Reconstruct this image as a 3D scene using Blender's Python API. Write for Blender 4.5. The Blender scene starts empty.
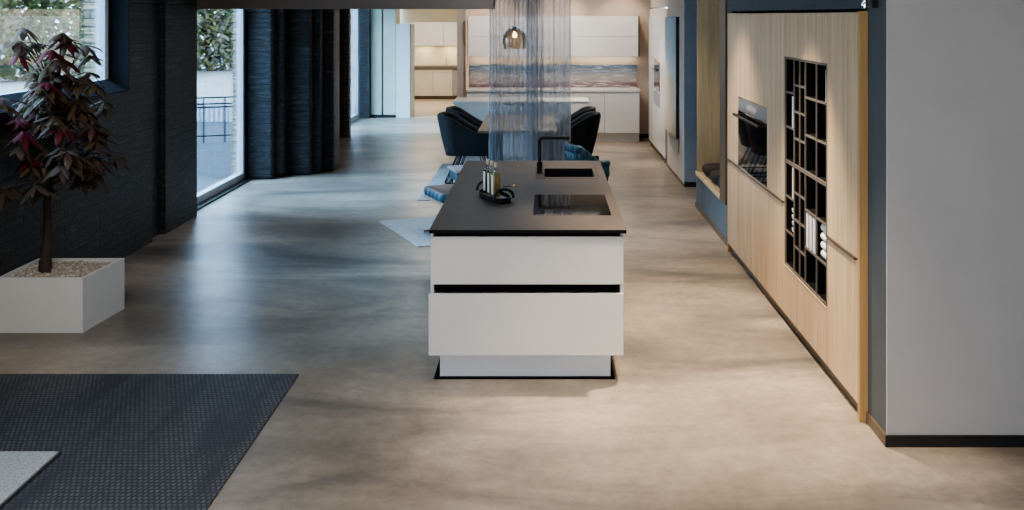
import bpy, bmesh, math, random
from mathutils import Vector, Matrix, noise as mnoise
random.seed(7)
S = bpy.context.scene
C = S.collection
R = math.radians
ORI = {}

# ------------------------------------------------------------------ materials
def mat(name):
    m = bpy.data.materials.new(name); m.use_nodes = True
    nt = m.node_tree; nt.nodes.clear()
    o = nt.nodes.new('ShaderNodeOutputMaterial')
    return m, nt, o

def principled(nt, o, col=(.5,.5,.5), rough=.5, metal=0, spec=.5, coat=0):
    p = nt.nodes.new('ShaderNodeBsdfPrincipled')
    p.inputs['Base Color'].default_value = (*col, 1)
    p.inputs['Roughness'].default_value = rough
    p.inputs['Metallic'].default_value = metal
    p.inputs['Specular IOR Level'].default_value = spec
    p.inputs['Coat Weight'].default_value = coat
    nt.links.new(p.outputs[0], o.inputs[0])
    return p

def coords(nt, scale=(1,1,1), rot=(0,0,0), which='Object'):
    tc = nt.nodes.new('ShaderNodeTexCoord'); mp = nt.nodes.new('ShaderNodeMapping')
    mp.inputs['Scale'].default_value = scale; mp.inputs['Rotation'].default_value = rot
    if which == 'World':
        g = nt.nodes.new('ShaderNodeNewGeometry'); nt.links.new(g.outputs['Position'], mp.inputs[0])
    else:
        nt.links.new(tc.outputs[which], mp.inputs[0])
    return mp.outputs[0]

def noise(nt, v, scale=5, detail=4, rough=.55, dist=0):
    n = nt.nodes.new('ShaderNodeTexNoise'); n.inputs['Scale'].default_value = scale
    n.inputs['Detail'].default_value = detail; n.inputs['Roughness'].default_value = rough
    n.inputs['Distortion'].default_value = dist
    nt.links.new(v, n.inputs['Vector']); return n.outputs['Fac']

def ramp(nt, f, stops):
    r = nt.nodes.new('ShaderNodeValToRGB'); e = r.color_ramp.elements
    while len(e) < len(stops): e.new(.5)
    for i, (p, c) in enumerate(stops):
        e[i].position = p; e[i].color = (*c, 1) if len(c) == 3 else c
    nt.links.new(f, r.inputs[0]); return r.outputs[0]

def mixc(nt, f, a, b, mode='MIX'):
    m = nt.nodes.new('ShaderNodeMix'); m.data_type = 'RGBA'; m.blend_type = mode
    for s, val in ((0, f), (6, a), (7, b)):
        if isinstance(val, (int, float)): m.inputs[s].default_value = val
        elif isinstance(val, tuple): m.inputs[s].default_value = (*val, 1)
        else: nt.links.new(val, m.inputs[s])
    return m.outputs[2]

def bump(nt, h, p, strength=.3, dist=.01):
    b = nt.nodes.new('ShaderNodeBump'); b.inputs['Strength'].default_value = strength
    b.inputs['Distance'].default_value = dist
    nt.links.new(h, b.inputs['Height']); nt.links.new(b.outputs[0], p.inputs['Normal'])

def plain(name, col, rough=.5, metal=0, spec=.5, var=.06, scale=3, bmp=0, bscale=60, coat=0):
    m, nt, o = mat(name); p = principled(nt, o, col, rough, metal, spec, coat)
    v = coords(nt, which='World')
    f = noise(nt, v, scale, 3)
    a = tuple(max(0, c*(1-var)) for c in col); b = tuple(min(1, c*(1+var)) for c in col)
    nt.links.new(ramp(nt, f, [(.3, a), (.7, b)]), p.inputs['Base Color'])
    if bmp: bump(nt, noise(nt, v, bscale, 2), p, bmp, .003)
    return m

def m_floor():
    m, nt, o = mat('polished_concrete'); p = principled(nt, o, rough=.3, spec=.5)
    v = coords(nt, which='World')
    big = noise(nt, v, .7, 4, .5, .2)
    c1 = ramp(nt, big, [(.32, (.185,.155,.125)), (.45, (.262,.222,.178)), (.58, (.325,.276,.222)), (.75, (.40,.342,.277))])
    v2 = coords(nt, (.5, 1.25, 1), (0,0,.25), 'World')
    st = noise(nt, v2, .85, 6, .6, .9)
    sm = ramp(nt, st, [(.30, (1,1,1)), (.42, (.55,.55,.55)), (.55, (0,0,0))])
    c2 = mixc(nt, sm, c1, (.105,.093,.084))
    fine = noise(nt, v, 11, 8, .78)
    c3 = mixc(nt, .5, c2, ramp(nt, fine, [(.25,(.2,.2,.2)),(.75,(.8,.8,.8))]), 'OVERLAY')
    pit = noise(nt, v, 70, 2)
    c4 = mixc(nt, ramp(nt, pit, [(.72,(0,0,0)),(.80,(.3,.3,.3))]), c3, (.12,.1,.09))
    nt.links.new(c4, p.inputs['Base Color'])
    rr = ramp(nt, noise(nt, v, 1.6, 5, .6, .5), [(.3,(.30,.30,.30)),(.7,(.39,.39,.39))])
    nt.links.new(rr, p.inputs['Roughness'])
    bump(nt, noise(nt, v, 2.2, 3), p, .10, .02)
    return m

def m_oak(name, tint=1.0, dark=(.39,.27,.16), light=(.61,.465,.31), vertical=True, rough=.45):
    m, nt, o = mat(name); p = principled(nt, o, rough=rough, spec=.4)
    s = (9, 9, .55) if vertical else (9, .5, 9)
    v = coords(nt, s, which='World')
    n1 = noise(nt, v, 1.3, 6, .6, .7)
    v2 = coords(nt, (60,60,1.2) if vertical else (60,1.2,60), which='World')
    n2 = noise(nt, v2, 2, 3)
    d = tuple(c*tint for c in dark); l = tuple(c*tint for c in light)
    c = ramp(nt, n1, [(.25, d), (.5, tuple((a+b)/2 for a, b in zip(d, l))), (.75, l)])
    c = mixc(nt, .25, c, ramp(nt, n2, [(.3,(.25,.25,.25)),(.7,(.75,.75,.75))]), 'OVERLAY')
    nt.links.new(c, p.inputs['Base Color'])
    bump(nt, n2, p, .08, .002)
    return m

def m_brick(name, c1, c2, mortar, axis='YZ', rough=.55, size=(.25,.075), bstr=.9, spec=.5):
    m, nt, o = mat(name); p = principled(nt, o, rough=rough, spec=spec)
    g = nt.nodes.new('ShaderNodeNewGeometry'); sp = nt.nodes.new('ShaderNodeSeparateXYZ')
    nt.links.new(g.outputs['Position'], sp.inputs[0])
    ad = nt.nodes.new('ShaderNodeMath'); ad.operation = 'ADD'
    nt.links.new(sp.outputs[0], ad.inputs[0]); nt.links.new(sp.outputs[1], ad.inputs[1])
    cb = nt.nodes.new('ShaderNodeCombineXYZ')
    nt.links.new(ad.outputs[0], cb.inputs[0]); nt.links.new(sp.outputs[2], cb.inputs[1])
    wob = nt.nodes.new('ShaderNodeTexNoise'); wob.inputs['Scale'].default_value = 7
    nt.links.new(g.outputs['Position'], wob.inputs['Vector'])
    vm = nt.nodes.new('ShaderNodeVectorMath'); vm.operation = 'MULTIPLY_ADD'
    nt.links.new(wob.outputs['Color'], vm.inputs[0]); vm.inputs[1].default_value = (.02,.02,0); nt.links.new(cb.outputs[0], vm.inputs[2])
    b = nt.nodes.new('ShaderNodeTexBrick'); b.inputs['Scale'].default_value = 1
    b.inputs['Brick Width'].default_value = size[0]; b.inputs['Row Height'].default_value = size[1]
    b.inputs['Mortar Size'].default_value = .010; b.inputs['Mortar Smooth'].default_value = .5
    b.inputs['Color1'].default_value = (*c1,1); b.inputs['Color2'].default_value = (*c2,1); b.inputs['Mortar'].default_value = (*mortar,1)
    nt.links.new(vm.outputs[0], b.inputs['Vector'])
    gv = coords(nt, which='World')
    gr = noise(nt, coords(nt, (7,7,26), which='World'), 1.6, 6, .72, .4)
    col = mixc(nt, .55, b.outputs['Color'], ramp(nt, gr, [(.3,(.3,.3,.3)),(.7,(.75,.75,.75))]), 'OVERLAY')
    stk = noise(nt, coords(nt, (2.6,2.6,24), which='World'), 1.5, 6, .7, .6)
    col = mixc(nt, ramp(nt, stk, [(.53,(0,0,0)),(.66,(.8,.8,.8))]), col, tuple(min(1,c*3.5+.045) for c in c1))  # pale streaks painted into the colour as highlights on the rough brick
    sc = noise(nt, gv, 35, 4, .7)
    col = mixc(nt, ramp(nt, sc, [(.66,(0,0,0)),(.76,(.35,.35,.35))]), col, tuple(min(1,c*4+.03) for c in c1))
    nt.links.new(col, p.inputs['Base Color'])
    ht = mixc(nt, .68, mixc(nt, 1.0, b.outputs['Fac'], b.outputs['Fac'], 'MIX'), gr)
    inv = nt.nodes.new('ShaderNodeInvert'); nt.links.new(ht, inv.inputs['Color'])
    bump(nt, inv.outputs[0], p, bstr, .026)
    return m

def m_curtain():
    m, nt, o = mat('sheer_voile')
    v = coords(nt, (9, 9, .6))
    n = noise(nt, v, 1, 2)
    d = nt.nodes.new('ShaderNodeBsdfDiffuse'); t = nt.nodes.new('ShaderNodeBsdfTranslucent')
    c = ramp(nt, n, [(.3,(.40,.46,.53)),(.7,(.48,.54,.60))])
    nt.links.new(c, d.inputs[0]); nt.links.new(c, t.inputs[0])
    a = nt.nodes.new('ShaderNodeMixShader'); a.inputs[0].default_value = .3
    nt.links.new(d.outputs[0], a.inputs[1]); nt.links.new(t.outputs[0], a.inputs[2])
    tr = nt.nodes.new('ShaderNodeBsdfTransparent'); tr.inputs[0].default_value = (.93,.95,1,1)
    x = nt.nodes.new('ShaderNodeMixShader'); x.inputs[0].default_value = .43
    nt.links.new(tr.outputs[0], x.inputs[1]); nt.links.new(a.outputs[0], x.inputs[2])
    nt.links.new(x.outputs[0], o.inputs[0]); return m

def m_glass(name, tint=(.93,.97,1), ior=1.45, base=0.0, rough=0):
    m, nt, o = mat(name)
    tr = nt.nodes.new('ShaderNodeBsdfTransparent'); tr.inputs[0].default_value = (*tint,1)
    gl = nt.nodes.new('ShaderNodeBsdfGlossy'); gl.inputs['Roughness'].default_value = rough
    gl.inputs[0].default_value = (.9,.95,1,1)
    fr = nt.nodes.new('ShaderNodeFresnel'); fr.inputs[0].default_value = ior
    sc = nt.nodes.new('ShaderNodeMath'); sc.operation = 'MULTIPLY_ADD'
    nt.links.new(fr.outputs[0], sc.inputs[0]); sc.inputs[1].default_value = .6; sc.inputs[2].default_value = base
    x = nt.nodes.new('ShaderNodeMixShader'); nt.links.new(sc.outputs[0], x.inputs[0])
    nt.links.new(tr.outputs[0], x.inputs[1]); nt.links.new(gl.outputs[0], x.inputs[2])
    nt.links.new(x.outputs[0], o.inputs[0]); return m

def m_sea(name, z0=0, z1=1, stops=None, foamy=.75):
    """sea and sand print, varies with height, streaked by stretched noise"""
    m, nt, o = mat(name); p = principled(nt, o, rough=.35)
    g = nt.nodes.new('ShaderNodeNewGeometry'); sp = nt.nodes.new('ShaderNodeSeparateXYZ'); nt.links.new(g.outputs['Position'], sp.inputs[0])
    mr = nt.nodes.new('ShaderNodeMapRange'); mr.inputs[1].default_value = z0; mr.inputs[2].default_value = z1
    nt.links.new(sp.outputs[2], mr.inputs[0])
    v = coords(nt, (1.1,1.1,9), which='World')
    n = noise(nt, v, 2.6, 6, .65, .8)
    ma = nt.nodes.new('ShaderNodeMath'); ma.operation = 'MULTIPLY_ADD'; nt.links.new(n, ma.inputs[0]); ma.inputs[1].default_value = .42
    sb = nt.nodes.new('ShaderNodeMath'); sb.operation = 'SUBTRACT'; nt.links.new(mr.outputs[0], sb.inputs[0]); sb.inputs[1].default_value = .21
    nt.links.new(sb.outputs[0], ma.inputs[2]); p.inputs['Roughness'].default_value = .8; p.inputs['Specular IOR Level'].default_value = .1
    c = ramp(nt, ma.outputs[0], stops)
    v3 = coords(nt, (1.3,1.3,13), which='World')
    foam = noise(nt, v3, 2.2, 6, .7, 1.2)
    c = mixc(nt, ramp(nt, foam, [(.50,(0,0,0)),(.62,(foamy,)*3)]), c, (.62,.62,.66))
    nt.links.new(c, p.inputs['Base Color']); return m

def m_mat():
    m, nt, o = mat('rubber_tread'); p = principled(nt, o, rough=.55, spec=.35)
    v = coords(nt, (1,1,1), which='World')
    b = nt.nodes.new('ShaderNodeTexBrick'); b.inputs['Scale'].default_value = 1; nt.links.new(v, b.inputs['Vector'])
    b.inputs['Brick Width'].default_value = .026; b.inputs['Row Height'].default_value = .033
    b.inputs['Mortar Size'].default_value = .006; b.inputs['Mortar Smooth'].default_value = .3
    b.inputs['Color1'].default_value = (.085,.089,.095,1); b.inputs['Color2'].default_value = (.135,.139,.145,1); b.inputs['Mortar'].default_value = (.034,.038,.044,1)
    vs = coords(nt, (2.6,.35,1), (0,0,.45), 'World')
    dust = noise(nt, vs, 1.7, 6, .62, .6)
    c = mixc(nt, ramp(nt, dust, [(.36,(.75,.75,.75)),(.50,(0,0,0))]), b.outputs['Color'], (.035,.038,.044))
    nt.links.new(c, p.inputs['Base Color'])
    inv = nt.nodes.new('ShaderNodeInvert'); nt.links.new(b.outputs['Fac'], inv.inputs['Color'])
    bump(nt, inv.outputs[0], p, .8, .004)
    return m

def m_speckle(name, base, spk, rough=.7, scale=120, amt=.5, lo=.52):
    m, nt, o = mat(name); p = principled(nt, o, base, rough, spec=.3)
    v = coords(nt, which='World'); n = noise(nt, v, scale, 3, .7)
    c = mixc(nt, ramp(nt, n, [(lo,(0,0,0)),(lo+.12,(amt,)*3)]), base, spk)
    nt.links.new(c, p.inputs['Base Color']); bump(nt, n, p, .25, .004); return m

def m_emit(name, col, s):
    m, nt, o = mat(name); e = nt.nodes.new('ShaderNodeEmission'); e.inputs[0].default_value = (*col,1); e.inputs[1].default_value = s
    nt.links.new(e.outputs[0], o.inputs[0]); return m

def m_leaf(name, col, trans=.35, var=.35):
    m, nt, o = mat(name)
    v = coords(nt, which='World'); n = noise(nt, v, 9, 3)
    c = ramp(nt, n, [(.3, tuple(x*(1-var) for x in col)), (.7, tuple(min(1,x*(1+var)) for x in col))])
    p = nt.nodes.new('ShaderNodeBsdfPrincipled'); p.inputs['Roughness'].default_value = .6; p.inputs['Specular IOR Level'].default_value = .22
    t = nt.nodes.new('ShaderNodeBsdfTranslucent')
    nt.links.new(c, p.inputs['Base Color']); nt.links.new(c, t.inputs[0])
    x = nt.nodes.new('ShaderNodeMixShader'); x.inputs[0].default_value = trans
    nt.links.new(p.outputs[0], x.inputs[1]); nt.links.new(t.outputs[0], x.inputs[2]); nt.links.new(x.outputs[0], o.inputs[0]); return m

M = dict(
 floor=m_floor(),
 floor2=plain('alcove_floor', (.52,.44,.34), .3, var=.1),
 ceiling=plain('ceiling_paint', (.10,.098,.095), .9),
 bulkhead=plain('taupe_bulkhead', (.17,.14,.122), .8),
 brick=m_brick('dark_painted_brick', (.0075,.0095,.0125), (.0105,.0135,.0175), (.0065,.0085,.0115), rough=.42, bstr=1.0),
 brick_out=m_brick('ochre_brick', (.22,.16,.095), (.27,.20,.12), (.08,.06,.045), rough=.8),
 brick_brown=m_brick('brown_brick', (.07,.05,.04), (.10,.07,.05), (.02,.018,.016), rough=.6),
 reveal=plain('slate_reveal', (.005,.0065,.0085), .85, spec=.2, bmp=.3),
 bluemid=plain('slate_blue_mid', (.095,.125,.15), .7),
 blue=plain('slate_blue_wall', (.062,.073,.080), .75, bmp=.12, bscale=200),
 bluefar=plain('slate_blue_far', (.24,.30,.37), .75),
 grey=plain('grey_woven_wallpaper', (.42,.405,.395), .85, bmp=.35, bscale=260, var=.03),
 beige=plain('warm_beige_wall', (.52,.43,.36), .85),
 beige2=plain('pinkish_wall', (.55,.475,.42), .85),
 yellowish=plain('cream_wall', (.50,.45,.33), .8),
 black=plain('black_baseboard', (.012,.012,.013), .45),
 green=plain('pale_green_panel', (.50,.60,.52), .5),
 oak=m_oak('pale_oak'), oak_end=m_oak('golden_oak_edge', 1, (.33,.20,.085), (.45,.29,.13)),
 oak_niche=m_oak('olive_oak', 1, (.30,.235,.145), (.50,.42,.28)),
 oak_light=m_oak('light_oak_edge', 1.1),
 brown=plain('dark_brown_strip', (.105,.075,.048), .5),
 white=plain('white_lacquer', (.60,.585,.565), .42, var=.02),
 white_cool=plain('white_cool_lacquer', (.66,.68,.71), .35, var=.02),
 white_gloss=plain('white_gloss', (.72,.715,.70), .18, var=.02),
 cream=plain('cream_lacquer', (.62,.57,.48), .4),
 greige=plain('worktop_stone', (.050,.039,.032), .55, var=.14, scale=8, bmp=.06, bscale=150, spec=.5),
 ceramic=plain('dark_edge', (.005,.005,.005), .7, spec=.15),
 dark=plain('flat_near_black', (.004,.004,.004), .9, spec=.1),  # matt near-black of channels, joints, base plate and cubby insides
 blackglass=plain('black_ceramic_glass', (.006,.006,.007), .03, var=0, spec=.35),
 ovenglass=plain('dark_mirror_glass', (.012,.012,.013), .02, var=0, spec=1.0, coat=1),
 matteblack=plain('matt_black_metal', (.007,.007,.008), .5, spec=.3),
 gunmetal=plain('gunmetal_shelf', (.115,.10,.088), .5, .2),
 bronze=plain('bronze_handle', (.12,.085,.062), .35, .8),
 steel=plain('brushed_steel', (.55,.55,.56), .28, 1),
 chrome=plain('chrome', (.8,.8,.82), .1, 1),
 brass=plain('brass', (.75,.55,.25), .25, 1),
 copper=plain('copper_edge', (.50,.30,.17), .35, .6),
 alu=plain('pale_aluminium', (.36,.40,.44), .5, .1),
 planter=m_speckle('white_speckled_stone', (.60,.60,.59), (.42,.42,.42), .7, 140, .5, .55),
 gravel=m_speckle('gravel', (.34,.29,.24), (.55,.50,.43), .9, 60, .9, .48),
 pad=m_speckle('grey_flecked_pile', (.42,.45,.47), (.22,.24,.26), .9, 130, .8, .48),
 rubber=m_mat(), rubber_edge=plain('rubber_edge', (.018,.02,.022), .6),
 bark=plain('brown_bark', (.045,.028,.02), .8, bmp=.8, bscale=50),
 leaf_a=m_leaf('bronze_leaf', (.080,.050,.036), .25), leaf_b=m_leaf('maroon_leaf', (.095,.011,.018), .3), leaf_c=m_leaf('olive_leaf', (.090,.070,.038), .3),
 hedge_a=m_leaf('hedge_green', (.075,.105,.03), .3), hedge_b=m_leaf('hedge_yellow', (.21,.17,.055), .3), hedge_c=m_leaf('hedge_pale', (.24,.20,.13), .3),
 paving=plain('blue_grey_paving', (.024,.029,.032), .8, var=.15, scale=1.5), street=plain('pale_street', (.22,.18,.15), .9),
 curtain=m_curtain(), glass=m_glass('window_glass'), amber=m_glass('amber_glass', (.90,.80,.66), 1.45, .03),
 clear=m_glass('bottle_glass', (.86,.86,.80), 1.45, .06), oil=plain('golden_oil', (.42,.30,.07), .12, spec=.7), navy=plain('navy_oil', (.02,.022,.05), .15),
 paper=plain('white_label', (.72,.71,.68), .7), cork=plain('pale_cork', (.72,.62,.50), .8),
 velvet=plain('dark_blue_velvet', (.008,.0095,.012), .75, spec=.3, bmp=.1), lit_inner=plain('smoke_grey_lit_inner', (.045,.040,.040), .8),  # paler grey paints in light caught inside the chair backs
 tuft=plain('petrol_blue_velvet', (.022,.074,.112), .55, var=.2), tan=plain('grey_brown_leather', (.13,.105,.095), .45),
 aubergine=plain('aubergine_cloth', (.016,.009,.009), .9, bmp=.3), fluff=plain('pale_wool', (.45,.45,.46), .95, bmp=.8),
 rug=m_speckle('pale_marled_rug', (.52,.51,.50), (.36,.37,.38), .95, 14, .6, .5), rug2=m_speckle('grey_marled_rug', (.36,.36,.36), (.25,.26,.27), .95, 12, .6, .5),
 walnut=m_oak('walnut_table', 1, (.13,.085,.055), (.22,.15,.10), False), towel=plain('white_towel', (.66,.67,.68), .95, bmp=.5),
 book=plain('pale_book', (.60,.61,.61), .6), bookb=plain('cream_book', (.60,.54,.44), .6), bookc=plain('blue_grey_book', (.45,.50,.54), .6),
 bulb=m_emit('warm_bulb', (1,.80,.52), 14), led=m_emit('warm_led', (1,.88,.66), 14),
 sea=m_sea('seascape_print', z0=.93, z1=1.33, stops=[(.0,(.16,.09,.10)),(.18,(.30,.23,.24)),(.40,(.42,.38,.38)),(.62,(.28,.32,.40)),(.85,(.12,.18,.28)),(1,(.10,.16,.25))]),
 art=m_sea('beach_print', z0=.56, z1=2.17, foamy=.06, stops=[(.0,(.58,.49,.36)),(.46,(.64,.56,.43)),(.52,(.58,.63,.65)),(.7,(.44,.56,.65)),(1,(.30,.44,.56))]),
 art_edge=plain('navy_canvas_edge', (.012,.03,.055), .8, var=.4, scale=8), plate=plain('grey_plate', (.30,.30,.31), .3),
)

# ------------------------------------------------------------------ mesh builder
class MB:
    def __init__(s): s.bm = bmesh.new(); s.mi = 0
    def _mark(s, faces):
        for f in faces: f.material_index = s.mi
    def box(s, x0, x1, y0, y1, z0, z1, bev=0, seg=2, rot=0):
        if x0 > x1: x0, x1 = x1, x0
        if y0 > y1: y0, y1 = y1, y0
        if z0 > z1: z0, z1 = z1, z0
        mx = Matrix.Translation(((x0+x1)/2, (y0+y1)/2, (z0+z1)/2)) @ Matrix.Rotation(rot, 4, 'Z') @ Matrix.Diagonal((x1-x0, y1-y0, z1-z0, 1))
        r = bmesh.ops.create_cube(s.bm, size=1, matrix=mx); vs = r['verts']
        if bev:
            es = list({e for v in vs for e in v.link_edges})
            r2 = bmesh.ops.bevel(s.bm, geom=es, offset=bev, segments=seg, profile=.5, affect='EDGES')
            vs = r2['verts']
        s._mark({f for v in vs for f in v.link_faces}); return s
    def quad(s, pts):
        vs = [s.bm.verts.new(p) for p in pts]; f = s.bm.faces.new(vs); f.material_index = s.mi; return s
    def prism(s, pts, z0, z1):
        a = [s.bm.verts.new((x, y, z0)) for x, y in pts]; b = [s.bm.verts.new((x, y, z1)) for x, y in pts]
        n = len(pts); fs = [s.bm.faces.new(b), s.bm.faces.new(a[::-1])]
        for i in range(n): fs.append(s.bm.faces.new((a[i], a[(i+1)%n], b[(i+1)%n], b[i])))
        s._mark(fs); return s
    def lathe(s, prof, c=(0,0,0), n=24):
        rings = []
        for r, z in prof:
            if r < 1e-5: rings.append([s.bm.verts.new((c[0], c[1], c[2]+z))])
            else: rings.append([s.bm.verts.new((c[0]+r*math.cos(2*math.pi*k/n), c[1]+r*math.sin(2*math.pi*k/n), c[2]+z)) for k in range(n)])
        fs = []
        for a, b in zip(rings, rings[1:]):
            for k in range(n):
                q = [a[k % len(a)], a[(k+1) % len(a)], b[(k+1) % len(b)], b[k % len(b)]]
                u = []
                for v in q:
                    if v not in u: u.append(v)
                if len(u) > 2: fs.append(s.bm.faces.new(u))
        s._mark(fs); return s
    def tube(s, pts, r, n=10, caps=True, rads=None):
        pts = [Vector(p) for p in pts]; rings = []; up = None
        for i, p in enumerate(pts):
            d = (pts[min(i+1, len(pts)-1)] - pts[max(i-1, 0)]).normalized()
            if up is None:
                up = Vector((0,0,1)) if abs(d.z) < .9 else Vector((1,0,0))
            up = (up - d*up.dot(d))
            if up.length < 1e-4: up = d.orthogonal()
            up.normalize(); sd = d.cross(up)
            rr = rads[i] if rads else r
            rings.append([s.bm.verts.new(p + (up*math.cos(2*math.pi*k/n) + sd*math.sin(2*math.pi*k/n))*rr) for k in range(n)])
        fs = []
        for a, b in zip(rings, rings[1:]):
            for k in range(n): fs.append(s.bm.faces.new((a[k], a[(k+1)%n], b[(k+1)%n], b[k])))
        if caps: fs += [s.bm.faces.new(rings[0][::-1]), s.bm.faces.new(rings[-1])]
        s._mark(fs); return s
    def grid(s, f, nu, nv, closed=False):
        vs = [[s.bm.verts.new(f(i/nu, j/nv)) for j in range(nv+1)] for i in range(nu+1)]
        fs = []
        for i in range(nu):
            for j in range(nv): fs.append(s.bm.faces.new((vs[i][j], vs[i+1][j], vs[i+1][j+1], vs[i][j+1])))
        s._mark(fs); return s
    def build(s, name, mats, parent=None, local=False, smooth=False):
        if not isinstance(mats, (list, tuple)): mats = [mats]
        me = bpy.data.meshes.new(name)
        bmesh.ops.recalc_face_normals(s.bm, faces=s.bm.faces[:]) if len(s.bm.faces) < 60000 else None
        vs = s.bm.verts
        if parent is not None:
            off = Vector((0,0,0)) if local else ORI[parent.name]
        else:
            xs = [v.co.x for v in vs]; ys = [v.co.y for v in vs]; zs = [v.co.z for v in vs]
            off = Vector(((min(xs)+max(xs))/2, (min(ys)+max(ys))/2, min(zs)))
            if local: off = Vector((0,0,0))
        bmesh.ops.translate(s.bm, verts=vs[:], vec=-off)
        if smooth:
            for f in s.bm.faces: f.smooth = True
        s.bm.to_mesh(me); s.bm.free()
        for m_ in mats: me.materials.append(m_)
        if smooth and hasattr(me, 'set_sharp_from_angle'): me.set_sharp_from_angle(angle=R(42))
        ob = bpy.data.objects.new(name, me); C.objects.link(ob)
        if parent is not None:
            ob.parent = parent; ORI[ob.name] = off.copy()
        else:
            ob.location = off; ORI[ob.name] = off.copy()
        return ob

def tag(o, label=None, cat=None, group=None, kind=None):
    if label: o['label'] = label
    if cat: o['category'] = cat
    if group: o['group'] = group
    if kind: o['kind'] = kind
    return o
def thing(name, label, cat, loc, group=None, rz=0):
    o = bpy.data.objects.new(name, None); C.objects.link(o); o.empty_display_size = .1
    o.location = loc; o.rotation_euler = (0,0,rz); ORI[o.name] = Vector(loc)
    return tag(o, label, cat, group)
def struct(name, mb, m, parent=None, smooth=False):
    o = mb.build(name, m, parent, smooth=smooth)
    if parent is None: o['kind'] = 'structure'
    return o
def bx(*a, **k): return MB().box(*a, **k)
def copy_tree(o, parent=None):
    c = o.copy(); C.objects.link(c)
    if parent is not None: c.parent = parent
    for ch in [x for x in bpy.data.objects if x.parent == o]: copy_tree(ch, c)
    return c

# ------------------------------------------------------------------ camera
cam = bpy.data.cameras.new('camera'); co = bpy.data.objects.new('camera', cam); C.objects.link(co)
co.location = (0,0,2.2); co.rotation_euler = (R(90),0,0)
cam.sensor_width = 36; cam.sensor_fit = 'HORIZONTAL'; cam.lens = 36*1000/1024
cam.shift_x = -32/1024; cam.shift_y = -240/1024; cam.clip_start = .05; cam.clip_end = 200
S.camera = co
def P(px, py, Y): return ((px-544)*Y/1000, Y, 2.2-(py-15)*Y/1000)

CH = 3.05   # ceiling height
# ------------------------------------------------------------------ room shell
struct('floor', bx(-4.0,5.2,-2.0,21.4,-.1,0).box(1.75,5.2,21.4,22,-.1,0), M['floor'])
struct('floor_alcove', bx(-4.2,-1.36,21.4,26.6,-.1,.001), M['floor2'])
struct('ceiling', bx(-4.2,5.2,-2,26.6,CH,CH+.1), M['ceiling'])

# left wall: dark painted brick inner leaf (x -3.8), ochre outer leaf
w = MB()
w.box(-4.0,-3.8,1.5,6.2,0,CH); w.box(-4.0,-3.8,-2.1,1.5,2.3,CH)
w.box(-4.0,-3.8,6.2,9.16,0,1.51); w.box(-4.0,-3.8,6.2,9.16,2.85,CH)
w.box(-4.0,-3.8,9.16,9.70,0,CH); w.box(-4.0,-3.86,9.70,10.04,0,CH); w.box(-4.0,-3.8,10.04,10.95,0,CH)
w.box(-4.0,-3.8,10.95,13.3,2.80,CH)
w.box(-4.0,-3.8,14.3,18.1,0,CH); w.box(-4.0,-3.8,18.1,21.25,2.8,CH)
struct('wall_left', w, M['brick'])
w = MB()
w.box(-4.2,-4.0,1.5,6.25,-.1,CH); w.box(-4.2,-4.0,6.25,9.14,-.1,1.50); w.box(-4.2,-4.0,6.25,9.14,2.8,CH)
w.box(-4.2,-4.0,9.14,10.98,-.1,CH); w.box(-4.13,-4.0,13.28,14.3,-.1,CH); w.box(-4.2,-4.0,14.3,18.15,-.1,CH); w.box(-4.2,-4.0,10.98,13.26,2.8,CH)
struct('wall_left_outer', w, M['brick_out'])
struct('trim_1', MB().box(-3.995,-3.80,9.150,9.162,1.51,2.85), M['reveal'])

w = MB()
for y in (6.2,9.15): pass
v_ = [(-3.8,1.508),(-3.8,1.515),(-3.975,1.615),(-3.975,1.508)]
fa = [w.bm.verts.new((x,6.2,z)) for x, z in v_]; fb = [w.bm.verts.new((x,9.15,z)) for x, z in v_]
w.bm.faces.new(fa); w.bm.faces.new(fb[::-1])
for k in range(4): w.bm.faces.new((fa[k],fa[(k+1)%4],fb[(k+1)%4],fb[k]))
struct('trim_6', w, M['reveal'])
def window(n, x, y0, y1, z0, z1, fw=.06, sill=.08, mull=()):
    r = bpy.data.objects.new('window_%d' % n, None); C.objects.link(r); r.location = (x, (y0+y1)/2, z0); ORI[r.name] = Vector(r.location); r['kind'] = 'structure'
    f = MB()
    f.box(x-.04,x+.04,y0,y0+fw,z0,z1,.005); f.box(x-.04,x+.04,y1-fw,y1,z0,z1,.005)
    f.box(x-.04,x+.04,y0+fw,y1-fw,z0,z0+sill,.005); f.box(x-.04,x+.04,y0+fw,y1-fw,z1-fw,z1,.005)
    for q in mull: f.box(x-.03,x+.03,q-.03,q+.03,z0+sill,z1-fw,.005)
    f.build('window_frame', M['alu'], r)
    ys = [y0+fw] + [q for q in mull] + [y1-fw]
    for a, b in zip(ys, ys[1:]):
        bx(x-.006,x+.006,a,b,z0+sill-.005,z1-fw+.005).build('pane', M['glass'], r)
window(1, -4.02, 6.25, 9.14, 1.56, 2.8, .07, .05)
window(2, -4.02, 10.97, 13.30, .02, 2.8, .065, .09)
window(3, -3.97, 18.15, 21.25, .02, 2.8, .10, .09)
struct('trim_2', bx(-4.06,-3.90,10.95,13.32,0,.02), M['black'])

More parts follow.
